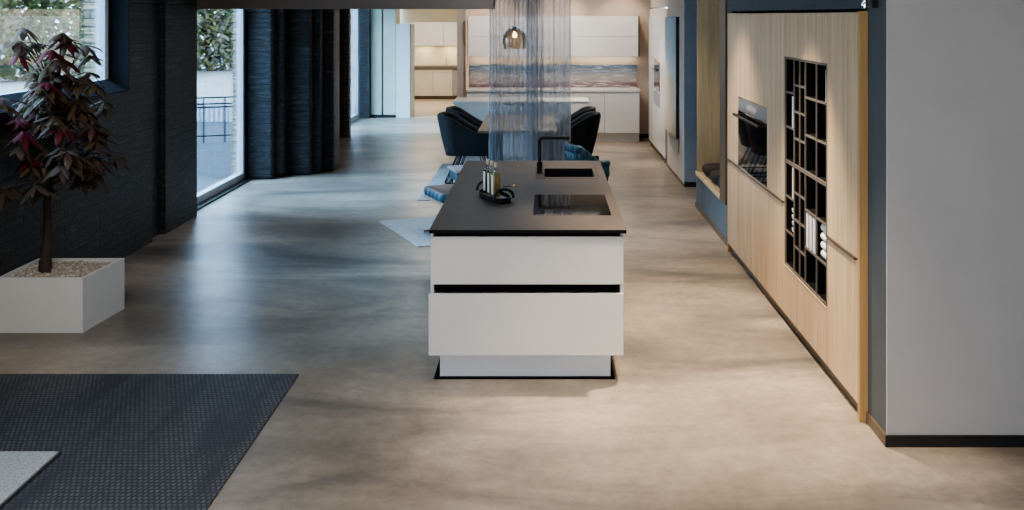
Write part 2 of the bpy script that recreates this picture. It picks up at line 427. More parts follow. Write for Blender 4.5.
# stepped dark brick cross wall
def rpier(x0,x1,y0,y1,z1,r=.06):
    w = MB(); w.box(x0,x1,y0,y1,0,z1,r,3); return w
w = MB()
w.box(-4.0,-3.62,13.36,14.4,0,CH,.05,3); w.box(-3.70,-3.50,13.50,14.4,0,CH,.07,4)
w.box(-3.60,-3.20,13.72,14.4,0,CH,.04,3); w.box(-3.24,-3.10,13.86,14.4,0,CH,.02,2); w.box(-3.14,-2.96,14.08,14.5,0,CH,.03,3)
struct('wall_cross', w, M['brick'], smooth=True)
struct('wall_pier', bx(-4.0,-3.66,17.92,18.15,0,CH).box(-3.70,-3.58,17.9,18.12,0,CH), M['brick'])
struct('wall_pier_edge', bx(-3.58,-3.50,17.93,18.12,0,CH), M['brick_brown'])
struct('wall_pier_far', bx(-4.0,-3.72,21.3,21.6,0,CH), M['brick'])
struct('wall_left_rear', bx(-4.2,-3.18,21.5,21.6,0,CH), M['beige'])
struct('wall_alcove_left', bx(-3.9,-3.8,21.6,26.4,0,CH), M['yellowish'])
struct('wall_alcove_back', bx(-3.9,-1.36,26.5,26.6,0,CH), M['yellowish'])
for k, (x0, x1) in enumerate(((-3.715,-3.475),(-3.44,-3.175))):
    o = bx(x0,x1,21.42,21.48,.06,2.9,.01).build('wall_panel', M['green'])
    tag(o, ('pale green tall wall panel beside the dark brick pier','pale green tall wall panel beside the white tall cabinet side')[k], 'panel', 'pale green panels')
struct('baseboard_left', bx(-3.72,-3.17,21.40,21.5,0,.06), M['black'])

# bulkhead
struct('ceiling_bulkhead', bx(-3.8,-.556,10.95,11.4,2.267,CH), M['bulkhead'])

# partition and rear kitchen wall
struct('wall_partition', bx(-1.50,-1.345,17.25,26.5,0,CH), M['beige2'])
struct('wall_back', bx(-1.345,1.95,17.93,18.05,0,CH), M['beige'])
w = bx(1.95,2.05,16.9,17.93,0,CH); w.box(1.80,1.95,12.86,14.58,0,CH); w.box(1.80,1.95,14.58,16.92,2.32,CH)
struct('wall_right_rear', w, M['beige2'])
struct('wall_return', bx(1.797,3.6,12.80,12.86,0,CH), M['bluefar'])
struct('baseboard_return', bx(1.795,3.6,12.785,12.80,0,.065), M['black'])
struct('baseboard_back', bx(1.67,1.95,17.91,17.93,0,.07), M['black'])
struct('baseboard_right_rear', bx(1.79,1.80,12.80,14.58,0,.03), M['brown'])
struct('wall_passage', bx(3.6,3.7,11.3,12.9,0,CH), M['bluefar'])

# blue wall along the aisle, grey end wall
struct('wall_right', bx(1.75,1.80,5.115,5.403,0,CH), M['blue'])
struct('wall_right_upper', bx(1.75,1.80,5.403,9.31,2.235,CH), M['blue'])
struct('wall_right_middle', bx(1.75,1.80,9.31,9.56,0,CH), M['blue'])
struct('wall_right_under_niche', bx(1.75,1.80,9.56,11.50,0,.374), M['bluemid'])
struct('wall_right_over_niche', bx(1.75,1.80,9.56,11.50,2.66,CH), M['blue'])
struct('wall_passage_near', bx(1.80,3.6,11.46,11.50,0,CH), M['blue'])
struct('wall_end', bx(1.75,5.2,5.10,5.115,0,CH), M['grey'])
struct('wall_right_core', bx(2.34,2.40,5.2,11.46,0,CH), M['blue'])
struct('wall_behind', bx(-4.2,5.3,-2.1,-2.0,0,CH), M['grey'])
struct('wall_far_right', bx(5.2,5.3,-2,5.2,0,CH), M['grey'])
struct('baseboard_end', bx(1.738,5.2,5.088,5.10,0,.058), M['black'])
struct('baseboard_right', bx(1.738,1.75,5.10,5.40,0,.058), M['brown'])  # brown stands in for reflected light on the black baseboard
struct('baseboard_right_niche', bx(1.738,1.75,9.32,11.5,0,.05), M['brown'])
struct('trim_3', bx(1.735,1.75,9.57,9.87,.385,2.66), M['brown'])

# ------------------------------------------------------------------ kitchen island
isl = thing('kitchen_island', 'white handleless kitchen island unit with two deep drawers under the dark worktop', 'kitchen island', (-.1,7.4,0))
X0, X1 = -.682, .478
def drawer(z0, z1, y, dx=0):
    d = MB(); d.box(X0+.004-dx,X1-.004,y,y+.02,z0,z1,.003)
    o = d.build('drawer', M['white'], isl)
    e = bx(X0+.03,X1-.03,y+.02,y+.45,z0+.02,z1-.08)
    e.build('drawer_box', M['white'], o)
    return o
drawer(.585,.873,5.992); drawer(.165,.535,5.975,.012)
bx(X0,X0+.02,6.012,8.75,.165,.897).build('side_panel', M['white'], isl)
bx(X1-.02,X1,6.012,8.75,.165,.897).build('side_panel', M['white'], isl)
bx(X0+.02,X1-.02,8.73,8.75,.165,.897).build('back_panel', M['white'], isl)
bx(X0+.022,X1-.022,6.05,6.09,.535,.60).box(X0+.022,X1-.022,6.05,6.09,.84,.897).build('grip_channel', M['dark'], isl)
bx(X0+.02,X1-.02,6.06,8.73,.165,.18).build('cabinet_floor', M['white'], isl)
bx(-.632,.404,6.075,8.68,.006,.165).build('plinth', M['white_cool'], isl)
bx(-.666,.428,6.04,8.72,0,.006).build('base_plate', M['dark'], isl)

# worktop with sink cut-out
SX0,SX1,SY0,SY1 = -.07,.432,7.84,8.41
CX0,CX1,CY0,CY1 = -.086,.434,6.39,7.12
w = MB()
WX0,WX1,WY0,WY1 = -.684,.491,5.955,8.79
for z0, z1, mi in ((.898,.9195,1),(.9195,.920,0)):
    w.mi = mi
    for x0,x1,y0,y1 in ((WX0,SX0,WY0,WY1),(SX1,WX1,WY0,WY1),(SX0,SX1,WY0,CY0),(SX0,SX1,CY1,SY0),(SX0,SX1,SY1,WY1)):
        w.box(x0,x1,y0,y1,z0,z1)
    w.box(SX0,CX0,CY0,CY1,z0,z1) if CX0 > SX0 else None
w.mi = 0; w.box(SX0,SX1,CY0,CY1,.898,.914)
wt = w.build('kitchen_worktop', [M['greige'], M['ceramic']])
tag(wt, 'dark grey-brown stone worktop slab lying on the white kitchen island', 'worktop')

ck = thing('cooktop', 'black glass induction cooktop set flush in the island worktop', 'cooktop', ((CX0+CX1)/2,(CY0+CY1)/2,.914))
bx(SX0+.001,SX1-.001,CY0+.001,CY1-.001,.914,.9215,.001).build('glass_plate', M['blackglass'], ck)
for (x, y) in ((.06,6.58),(.30,6.58),(.06,6.93),(.30,6.93)):
    w = MB()
    for k in range(40):
        a0, a1 = 2*math.pi*k/40, 2*math.pi*(k+.6)/40
        q = []
        for r_, a in ((.085,a0),(.085,a1),(.088,a1),(.088,a0)): q.append((x+r_*math.cos(a), y+r_*math.sin(a), .9217))
        w.quad(q)
    w.build('zone_marking', M['matteblack'], ck)

sk = thing('kitchen_sink', 'dark inset kitchen sink with flat rim behind the cooktop', 'sink', (.2,8.1,.70))
bw = (0.0,.405,7.90,8.33)
w = MB()
for x0,x1,y0,y1 in ((SX0+.002,bw[0],SY0+.002,SY1-.002),(bw[1],SX1-.002,SY0+.002,SY1-.002),(bw[0],bw[1],SY0+.002,bw[2]),(bw[0],bw[1],bw[3],SY1-.002)): w.box(x0,x1,y0,y1,.905,.9215)
w.build('rim', M['greige'], sk)
bx(SX0-.004,SX1+.004,SY0-.004,SY0+.002,.9201,.9212).box(bw[0]-.004,bw[1]+.004,bw[2]-.006,bw[2]-.001,.921,.9222).build('joint', M['dark'], sk)
t = .006
w = bx(bw[0],bw[1],bw[2],bw[3],.72,.726); w.box(bw[0],bw[0]+t,bw[2],bw[3],.72,.921); w.box(bw[1]-t,bw[1],bw[2],bw[3],.72,.921); w.box(bw[0],bw[1],bw[2],bw[2]+t,.72,.921); w.box(bw[0],bw[1],bw[3]-t,bw[3],.72,.921)
w.build('basin', M['matteblack'], sk)
MB().lathe([(0,.726),(.04,.726),(.045,.729),(.03,.728),(0,.728)], (.2,8.1,0)).build('drain', M['steel'], sk, smooth=True)

fx, fy = -.036, 8.10
fc = thing('faucet', 'matt black right-angled kitchen faucet standing left of the sink', 'faucet', (fx,fy,.9215))
MB().lathe([(0,0),(.028,0),(.028,.006),(.023,.01),(.023,.09),(.015,.095),(0,.095)], (fx,fy,.9215), 20).build('base', M['matteblack'], fc, smooth=True)
pts = [(fx,fy,.98+.02*i) for i in range(0,10)] + [(fx+.03*(1-math.cos(a)), fy, 1.175+.03*math.sin(a)) for a in [R(x) for x in range(10,91,16)]] + [(fx+.05+.02*i, fy, 1.205) for i in range(0,10)]
MB().tube(pts, .0138, 12).build('spout', M['matteblack'], fc, smooth=True)
MB().tube([(fx+.226,fy,1.205),(fx+.242,fy,1.205)], .016, 12).build('spray_head', M['matteblack'], fc, smooth=True)

# tray with bottles
tc_ = Vector((-.343,6.975,.9215)); ang = math.atan2(-.927,.374)
tr = thing('serving_tray', 'black oval serving tray with two arched handles on the worktop', 'tray', tuple(tc_), rz=ang)
def oval(L, W, n=40, e=2.8):
    o = []
    for k in range(n):
        a = 2*math.pi*k/n; c_, s_ = math.cos(a), math.sin(a)
        o.append((L*abs(c_)**(2/e)*(1 if c_ >= 0 else -1), W*abs(s_)**(2/e)*(1 if s_ >= 0 else -1)))
    return o
w = MB(); w.prism(oval(.195,.073), 0, .008); w.build('tray_base', M['fluff'], tr, local=True)
w = MB(); a = oval(.20,.078); b = oval(.192,.070); n = len(a)
def ring(l, z): return [w.bm.verts.new((x,y,z)) for x,y in l]
r0, r1, r2, r3 = ring(a,0), ring(oval(.205,.083),.034), ring(oval(.197,.075),.034), ring(b,.001)
for p_, q_ in ((r0,r1),(r1,r2),(r2,r3)):
    for k in range(n): w.bm.faces.new((p_[k],p_[(k+1)%n],q_[(k+1)%n],q_[k]))
w.build('rim', M['matteblack'], tr, local=True, smooth=True)
for sx in (-1,1):
    pts = [(sx*.188, -.068*math.cos(t_), .03+.062*math.sin(t_)**.8) for t_ in [math.pi*k/14 for k in range(15)]]
    MB().tube(pts, .0095, 8).build('handle', M['matteblack'], tr, local=True, smooth=True)
u = Vector((math.cos(ang), math.sin(ang), 0)); vperp = Vector((u.y, -u.x, 0))
def make_bottle(label, liquid):
    b_ = thing('oil_bottle', label, 'bottle', (0,0,0), 'oil bottles on the tray')
    bx(-.023,.023,-.023,.023,.002,.155,.005).build('liquid', M[liquid], b_, local=True)
    g = MB(); g.box(-.026,.026,-.026,.026,0,.165,.008)
    g.lathe([(.022,.163),(.013,.178),(.012,.20),(.015,.202),(.015,.208),(.009,.208)], n=16); g.build('glass_body', M['clear'], b_, local=True, smooth=True)
    MB().lathe([(0,.20),(.0115,.20),(.0135,.232),(0,.232)], n=14).build('stopper', M['cork'], b_, local=True, smooth=True)
    bx(-.0275,-.0265,-.017,.017,.02,.15).build('paper_label', M['paper'], b_, local=True)
    return b_
for k, (t_, liq, lb) in enumerate(((-.165,'navy','clear square bottle with dark navy contents, farthest of the three on the tray'),(-.078,'oil','square bottle of yellow oil in the middle of the three on the tray'),(.010,'oil','square bottle of golden oil nearest the arched front tray handle'))):
    b_ = make_bottle(lb, liq); p_ = tc_ + u*t_ - vperp*.004; b_.location = (p_.x, p_.y, .9305); b_.rotation_euler = (0,0,R(25)); b_.scale = (1.0,1.0,1.04)
p_ = tc_ + u*.11
o = MB().lathe([(0,0),(.028,0),(.038,.010),(.036,.012),(.026,.004),(0,.004)], (p_.x,p_.y,.9305), 20).build('small_dish', M['fluff'], smooth=True); tag(o, 'small pale dish lying on the tray before the bottles', 'dish')
px = P(514.5,186,1280/171)
o = MB().lathe([(0,0),(.022,0),(.022,.003),(.010,.004),(.008,.012),(0,.013)], (px[0],px[1],.9202), 20).build('pop_up_knob', M['brass'], smooth=True); tag(o, 'tiny brass knob on the worktop right of the bottles', 'knob')
px = P(509,186.5,1280/171.5)
o = bx(px[0]-.045,px[0]+.01,px[1]-.006,px[1]+.006,.9201,.925,.002).build('spoon_rest', M['matteblack']); tag(o, 'thin dark stick lying beside the brass knob on the worktop', 'stick')

# ------------------------------------------------------------------ planter and tree
px0,px1,py0,py1 = -3.79,-3.192,6.92,7.495
pl = thing('planter_box', 'square white speckled planter box filled with gravel by the brick wall', 'planter', (-3.49,7.2,0))
w = MB(); H_ = .38
qo = [(px0,py0),(px1,py0),(px1+.048,py1),(px0,py1)]
qi = [(px0+.02,py0+.02),(px1-.018,py0+.02),(px1+.026,py1-.02),(px0+.02,py1-.02)]
def ringz(q, z): return [w.bm.verts.new((x,y,z)) for x, y in q]
rg = [ringz(qo,0), ringz(qo,H_-.004), ringz([((a_[0]*.85+b_[0]*.15),(a_[1]*.85+b_[1]*.15)) for a_,b_ in zip(qo,qi)],H_), ringz(qi,H_), ringz(qi,.06)]
for p_, q_ in zip(rg, rg[1:]):
    for k in range(4): w.bm.faces.new((p_[k],p_[(k+1)%4],q_[(k+1)%4],q_[k]))
w.bm.faces.new(rg[0][::-1]); w.bm.faces.new(rg[-1])
w.build('box', M['planter'], pl)
w = MB()
def gp(a, b):
    x0_, x1_ = px0+.021, px1-.019+.044*b
    return (x0_+(x1_-x0_)*a, py0+.021+(py1-py0-.042)*b, .352+.022*mnoise.noise(Vector((a*18,b*18,0))))
w.grid(gp, 60, 60)
for k in range(620):
    pa = gp(random.uniform(.03,.97), random.uniform(.03,.97)); x, y = pa[0], pa[1]; r_ = random.uniform(.006,.014)
    w.mi = random.choice((0,0,1))
    bmesh_m = Matrix.Translation((x,y,pa[2]+.003)) @ Matrix.Rotation(random.uniform(0,3),4,'Z') @ Matrix.Diagonal((r_,r_*.8,r_*.6,1))
    rr_ = bmesh.ops.create_icosphere(w.bm, subdivisions=1, radius=1, matrix=bmesh_m)
    w._mark({f for v in rr_['verts'] for f in v.link_faces})
g = w.build('gravel', [M['gravel'], M['planter']], pl); g['kind'] = 'stuff'

bx_, by_ = -3.585, 7.19
tree = thing('potted_tree', 'small tree with drooping bronze and maroon leaves growing in the white planter', 'tree', (bx_,by_,.34))
trunk = [(bx_,by_,.30),(bx_+.004,by_,.45),(bx_+.02,by_-.01,.65),(bx_+.022,by_-.015,.85),(bx_+.045,by_-.02,1.05),(bx_+.07,by_-.02,1.3),(bx_+.08,by_-.01,1.6)]
trunk[1:1] = [(bx_,by_,.40),(bx_+.001,by_,.44),(bx_+.001,by_,.445)]
MB().tube(trunk, .02, 10, rads=[.046,.045,.042,.034,.033,.030,.027,.023,.018,.009]).build('trunk', M['bark'], tree, smooth=True)
tips = []; random.seed(21)
brs = MB()
def lim(p): return Vector((max(-3.76,min(-3.17,p.x)), p.y, p.z))
for k in range(44):
    z0 = random.uniform(.95,1.62); t_ = (z0-.3)/1.3
    base = Vector((bx_+.06*t_+.01, by_-.02, z0))
    a = random.uniform(0, 2*math.pi); h = random.uniform(.0,.58); rr_ = random.uniform(.10,.46)
    zt = z0 + h*(.9 if rr_ < .3 else .45)
    zt = min(zt, 2.10-.42*rr_)
    tip = lim(Vector((bx_+.09+rr_*math.cos(a)*1.0, by_-.03+rr_*math.sin(a)*1.0, zt)))
    mid = (base+tip)/2 + Vector((0,0,.06))
    brs.tube([base, mid, tip], .006, 5, rads=[.009,.006,.003]); tips.append(tip)
    for q in range(2): tips.append(lim(base.lerp(tip, random.uniform(.45,.95)) + Vector((random.uniform(-.08,.08),random.uniform(-.08,.08),random.uniform(-.04,.06)))))
top = Vector((bx_+.08,by_-.01,1.6))
for k in range(7):
    tip = lim(top + Vector((random.uniform(-.24,.10), random.uniform(-.14,.14), random.uniform(.22,.54)))); tip.z = min(tip.z, 2.12)
    brs.tube([top, (top+tip)/2+Vector((0,0,.03)), tip], .005, 5, rads=[.008,.005,.003]); tips.append(tip)
brs.build('branch', M['bark'], tree, smooth=True)
lf = MB()
def leaf(p, d, L, W, curl, mi):
    d = d.normalized(); sd = d.cross(Vector((0,0,1)));
    if sd.length < .05: sd = Vector((1,0,0))
    sd.normalize(); nn = sd.cross(d)
    prof = ((0,.06),(.25,.62),(.5,1),(.75,.72),(1,.0))
    rows = []
    for t_, wd in prof:
        c_ = p + d*L*t_ + Vector((0,0,-curl*L*t_*t_))
        c_.x = max(-3.785, c_.x)
        if wd == 0: rows.append([lf.bm.verts.new(c_)])
        else:
            a_, b_ = c_ - sd*W*wd*.5 - nn*W*.12*wd, c_ + sd*W*wd*.5 - nn*W*.12*wd
            a_.x = max(-3.787, a_.x); b_.x = max(-3.787, b_.x)
            rows.append([lf.bm.verts.new(a_), lf.bm.verts.new(c_+nn*W*.05), lf.bm.verts.new(b_)])
    for a, b in zip(rows, rows[1:]):
        if len(b) == 3:
            for i in (0,1): f = lf.bm.faces.new((a[i],a[i+1],b[i+1],b[i])); f.material_index = mi; f.smooth = True
        else:
            for i in (0,1): f = lf.bm.faces.new((a[i],a[i+1],b[0])); f.material_index = mi; f.smooth = True
for tp in tips:
    if tp.z < .98: continue
    n_ = random.randint(6,8); a0 = random.uniform(0,6.28)
    red = random.random() < (.40 if tp.x < -3.6 and tp.z < 1.65 else .08)
    for k in range(n_):
        a = a0 + 2*math.pi*k/n_
        d = Vector((math.cos(a), math.sin(a), random.uniform(-.75,.15)))
        mi = 1 if red else random.choice((0,0,0,2))
        leaf(tp, d, random.uniform(.10,.165), random.uniform(.036,.055), random.uniform(.15,.6), mi)
f_ = lf.build('foliage', [M['leaf_a'], M['leaf_b'], M['leaf_c']], tree)

# ------------------------------------------------------------------ mats
o = bx(-3.55,-1.497,2.6,6.11,0,.008,.002).build('rubber_mat', M['rubber']); tag(o, 'large dark rubber floor mat with small tread pattern at the lower left', 'mat')
pd = thing('doormat', 'pale grey flecked mat lying on the dark rubber mat', 'mat', (-3.0,4.2,.008))
bx(-3.4,-2.42,3.4,4.985,.0121,.026,.003).build('pile', M['pad'], pd)
bx(-3.412,-2.408,3.388,4.997,.008,.012).build('backing', M['rubber_edge'], pd)

# ------------------------------------------------------------------ oak wall units
FX = 1.706; G = .0015
def front(par, name, y0, y1, z0, z1, mat_='oak', x=FX):
    return bx(x,x+.02,y0+G,y1-G,z0+G,z1-G,.0012,1).build(name, M[mat_], par)
def unit(name, label, y0, y1, grp=None): return thing(name, label, 'cabinet', (2.0,(y0+y1)/2,0), grp)
def carcass(par, y0, y1, z0=.085, z1=2.215):
    w = bx(FX+.021,2.32,y0+.002,y0+.018,z0,z1); w.box(FX+.021,2.32,y1-.018,y1-.002,z0,z1); w.box(2.30,2.32,y0+.018,y1-.018,z0,z1); w.box(FX+.021,2.30,y0+.018,y1-.018,z0,z0+.018); w.box(FX+.021,2.30,y0+.018,y1-.018,z1-.018,z1)
    return w.build('carcass', M['oak'], par)
def plinth(par, y0, y1): bx(FX+.035,FX+.055,y0,y1,.0,.085).build('plinth', M['brown'], par)
def grip(par, y0, y1, z=.868): bx(FX-.012,FX+.03,y0+.002,y1-.002,z-.006,z+.006,.001,1).build('handle', M['bronze'], par)
YA,YB,YC,YD,YE,YF = 9.27,8.79,7.65,7.115,6.025,5.44
g_ = 'oak wall units'
t_ = unit('oak_cabinet', 'narrow oak tall cabinet farthest along the blue wall, left of the oven', YB, YA)
carcass(t_,YB,YA); front(t_,'door',YB,YA,.872,2.215); front(t_,'drawer',YB,YA,.085,.862); grip(t_,YB,YA); plinth(t_,YB,YA)
bx(FX,2.32,YA,YA+.03,0,2.222).build('side_panel', M['oak_end'], t_)
t_ = unit('oven_cabinet', 'oak housing cabinet around the built-in oven', YC, YB)
w = bx(FX+.021,2.32,YC+.002,YC+.018,.085,2.215); w.box(FX+.021,2.32,YB-.018,YB-.002,.085,2.215); w.box(2.30,2.32,YC,YB,.085,2.215); w.box(FX+.021,2.30,YC+.018,YB-.018,1.485,1.503); w.box(FX+.021,2.30,YC+.018,YB-.018,.845,.863)
w.build('carcass', M['oak'], t_)
front(t_,'door',YC,YB,1.485,2.215); front(t_,'drawer',YC,(YB+YC)/2,.085,.862); front(t_,'drawer',(YB+YC)/2,YB,.085,.862); grip(t_,YC,YB); plinth(t_,YC,YB)
t_ = unit('oak_cabinet', 'oak tall cabinet between the oven and the black cubby shelf', YD, YC)
carcass(t_,YD,YC); front(t_,'door',YD,YC,.872,2.215); front(t_,'drawer',YD,YC,.085,.862); grip(t_,YD,YC); plinth(t_,YD,YC)
SZ0,SZ1 = .435,1.905
t_ = unit('shelf_cabinet', 'oak cabinet framing the black cubby shelf above and below', YE, YD)
w = bx(FX+.021,2.32,YE+.002,YE+.016,.085,2.215); w.box(FX+.021,2.32,YD-.016,YD-.002,.085,2.215); w.box(2.30,2.32,YE,YD,.085,2.215); w.build('carcass', M['oak'], t_)
front(t_,'top_panel',YE,YD,SZ1,2.215); front(t_,'bottom_panel',YE,YD,.085,SZ0-.01); plinth(t_,YE,YD)
bx(FX-.003,FX+.02,YE+.004,YD-.004,SZ0-.012,SZ0-.002).build('edge_strip', M['oak_light'], t_)
t_ = unit('oak_cabinet', 'oak tall cabinet nearest the camera beside the slate blue wall corner', YF, YE)
carcass(t_,YF,YE); front(t_,'door',YF,YE,.872,2.215); front(t_,'drawer',YF,YE,.085,.862); grip(t_,YF+.02,YE); plinth(t_,YF,YE)
w = bx(FX,FX+.046,5.405,YF,0,2.222,.001,1); w.box(FX+.046,2.32,5.43,YF,0,2.222); w.build('side_panel', M['oak_end'], t_)

# oven
ov = thing('built_in_oven', 'black glass built-in oven with bar handle in the oak wall units', 'oven', (2.0,8.22,.87))
bx(FX+.022,2.2,YC+.03,YB-.03,.866,1.48).build('oven_body', M['matteblack'], ov)
bx(FX,FX+.021,YC+.004,YB-.004,.872,1.365,.002,1).build('oven_door', M['ovenglass'], ov)
bx(FX,FX+.021,YC+.004,YB-.004,1.369,1.482,.002,1).build('control_panel', M['steel'], ov)
w = MB(); w.tube([(FX-.05,YC+.06,1.335),(FX-.05,YB-.06,1.335)], .012, 12)
w.build('handle', M['matteblack'], ov, smooth=True)
for y in (YC+.12,YB-.12): MB().tube([(FX-.05,y,1.335),(FX+.002,y,1.335)], .008, 8).build('handle_bracket', M['matteblack'], ov, smooth=True)
bx(FX-.0015,FX,8.02,8.42,1.40,1.445).build('display', M['plate'], ov)

# cubby shelf
sh = thing('cubby_shelf', 'black metal cubby shelf with many compartments let into the oak units', 'shelf', (2.0,6.57,SZ0))
DX = FX+.34
bx(DX,DX+.01,YE+.018,YD-.018,SZ0,SZ1).build('back_panel', M['dark'], sh)
cols = [YD-.018, 6.85, 6.70, 6.555, 6.285, YE+.018]
tt = .014
def edged(name, y0, y1, z0, z1):
    w = MB(); w.box(FX+.012,DX,y0,y1,z0,z1); w.mi = 1; w.box(FX+.004,FX+.012,y0,y1,z0,z1); return w.build(name, [M['dark'],M['gunmetal']], sh)
def vb(y, z0, z1): edged('divider', y-tt/2, y+tt/2, z0, z1)
w = MB()
for xa, xb, mi in ((FX+.012,DX,0),(FX+.002,FX+.012,1)):
    w.mi = mi
    w.box(xa,xb,cols[0]-tt,cols[0],SZ0,SZ1); w.box(xa,xb,cols[5],cols[5]+tt,SZ0,SZ1); w.box(xa,xb,cols[5]+tt,cols[0]-tt,SZ0,SZ0+tt); w.box(xa,xb,cols[5]+tt,cols[0]-tt,SZ1-tt,SZ1)
    w.box(xa,xb,cols[5]+tt,cols[0]-tt,1.158,1.182)
w.build('frame', [M['dark'],M['gunmetal']], sh)
for y in cols[1:5]: vb(y, SZ0+tt, 1.158); vb(y, 1.182, SZ1-tt)
wide = [1.66,1.415,.925,.68]; nar = [1.722,1.54,1.357,.987,.803,.619]
for c_, zs in ((0,wide),(1,nar),(2,nar),(3,wide),(4,wide)):
    for z in zs: edged('shelf_board', cols[c_+1]+tt/2, cols[c_]-tt/2, z-tt/2, z+tt/2)
def standing(name, y, th, z, h, m_, label, cat='book', grp=None, x=FX+.008, d=.14):
    t_ = thing(name, label, cat, (x+d/2,y,z), grp)
    bx(x,x+d,y-th/2,y+th/2,z,z+h,.003).build('cover', M[m_], t_)
    bx(x+.006,x+d+.002,y-th/2+.004,y+th/2-.004,z+.003,z+h+.001).build('pages', M['paper'], t_); return t_
zf = lambda z: z+tt/2
standing('book', 6.886,.055, zf(1.415), .215, 'bookc', 'grey-blue upright book in the far column, second cubby from the top')
standing('book', 6.068,.045, zf(1.66), .20, 'bookc', 'grey-blue upright book in the nearest column, topmost cubby')
standing('book', 6.886,.05, zf(.925), .215, 'bookb', 'cream upright book in the far column, cubby just below the middle bar')
for k, y in enumerate((6.515,6.435,6.355)):
    standing('book', y,.043, zf(.68), (.222,.215,.222)[k], 'book', ('white upright book farthest of three beside the rolled towels','white upright book in the middle of three beside the rolled towels','white upright book closest to the rolled towels')[k], grp='three white books')
pos_t = ('bottom','second','third','top')
for k in range(4):
    w = MB(); z = zf(.68)+.028+.054*k
    cx = 6.14
    spir = []
    for q in range(60):
        a = q*.35; r_ = .006+.0215*q/59
        spir.append((r_*math.cos(a), r_*math.sin(a)))
    w.tube([(FX+.046,6.050,z),(FX+.046,6.054,z),(FX+.046,6.235,z),(FX+.046,6.24,z)], .027, 18, rads=[.021,.0275,.0275,.021])
    o = w.build('rolled_towel', M['towel'], smooth=True)
    tag(o, 'rolled white towel, %s of the stack of four in the nearest cubby column' % ('lowest','second from bottom','second from top','topmost')[k], 'towel', 'rolled white towels')
for k in range(4):
    z = zf(.68)+.044*k
    o = MB().lathe([(0,.0),(.028,0),(.044,.022),(.045,.043),(.042,.043),(.040,.022),(.026,.006),(0,.006)], (FX+.052,6.906,z), 20).build('bowl', M['white_gloss'], smooth=True)
    tag(o, 'small white bowl, %s of the stack in the far cubby column' % ('lowest','second from bottom','second from top','topmost')[k], 'bowl', 'stacked white bowls')

# ------------------------------------------------------------------ niche bench
nb = thing('niche_bench', 'oak-lined wall niche with a bench seat in the blue wall', 'bench', (1.98,10.6,.385))
bx(1.752,2.28,11.425,11.455,.386,2.655).build('far_panel', M['oak_niche'], nb)
bx(1.752,2.28,9.875,9.905,.386,2.655).build('near_panel', M['oak_niche'], nb)
bx(2.25,2.28,9.905,11.425,.42,2.655).build('back_panel', M['oak_niche'], nb)
bx(1.752,2.28,9.905,11.425,2.625,2.655).build('top_panel', M['oak_niche'], nb)
bx(1.752,2.28,9.905,11.425,.386,.41).build('seat_board', M['oak_niche'], nb)
bx(1.733,1.751,9.875,11.457,.375,.415,.002,1).build('front_edge', M['oak_light'], nb)
for k, y in enumerate((11.15,10.65,10.155)):
    w = MB()
    def cf(a, b):
        th, ph = a*2*math.pi, (b-.5)*math.pi
        e = .45
        def s_(v, e): return (abs(v)**e)*(1 if v >= 0 else -1)
        return (2.0+.22*s_(math.cos(ph),e)*s_(math.cos(th),e), y+.235*s_(math.cos(ph),e)*s_(math.sin(th),e), .470+.059*s_(math.sin(ph),.6))
    w.grid(cf, 36, 16); bmesh.ops.remove_doubles(w.bm, verts=w.bm.verts[:], dist=.0005)
    o = w.build('seat_cushion', M['aubergine'], smooth=True)
    tag(o, ('dark aubergine cushion at the far end of the niche bench','dark aubergine cushion in the middle of the niche bench','dark aubergine cushion nearest the oak units on the niche bench')[k], 'cushion', 'niche bench cushions')

# small bracket on the blue wall
br = thing('wall_spotlight', 'small black wall spotlight with pale knob high on the blue wall', 'lamp', (1.72,5.27,2.25))
bx(1.715,1.75,5.235,5.275,2.238,2.40,.004).build('mount', M['matteblack'], br)
MB().lathe([(0,0),(.014,0),(.018,.02),(.012,.05),(0,.05)], (1.70,5.30,2.235), 16).build('knob', M['chrome'], br, smooth=True)

# ------------------------------------------------------------------ right rear: tall white cabinet, art
tw = thing('tall_white_cabinet', 'tall white built-in cabinet against the right rear wall', 'cabinet', (1.85,15.75,0))
w = bx(1.79,1.945,14.60,16.90,.10,2.30); w.build('carcass', M['white_gloss'], tw)
bx(1.80,1.94,14.60,16.90,0,.10).build('plinth', M['brown'], tw)
for y0,y1,z0,z1 in ((14.60,15.30,.10,2.18),(15.30,16.05,1.49,2.18),(15.30,16.05,.10,.78),(16.05,16.90,.10,1.51),(16.05,16.90,1.51,2.18)):
    bx(1.77,1.79,y0+.003,y1-.003,z0+.002,z1-.002,.002,1).build('door', M['white_gloss'], tw)
ow = thing('compact_oven', 'dark compact oven in the tall white cabinet', 'oven', (1.78,15.68,.80))
bx(1.762,1.789,15.33,16.03,1.03,1.47,.003).build('oven_door', M['ovenglass'], ow)
bx(1.762,1.789,15.33,16.03,.80,.99,.003).build('warming_drawer', M['plate'], ow)
MB().tube([(1.735,15.36,1.34),(1.735,16.0,1.34)], .012, 8).build('handle', M['matteblack'], ow, smooth=True)
at = thing('beach_picture', 'tall canvas picture of blue sea and pale sand on the right rear wall', 'picture', (1.79,13.9,.56))
bx(1.7545,1.757,13.31,14.50,.56,2.17).build('print', M['art'], at); bx(1.757,1.799,13.305,14.505,.555,2.175).build('canvas_edge', M['art_edge'], at)
o = bx(1.785,1.799,13.33,14.30,.36,.53,.002).build('wall_plate', M['plate']); tag(o, 'grey wall plate below the tall beach picture', 'plate')

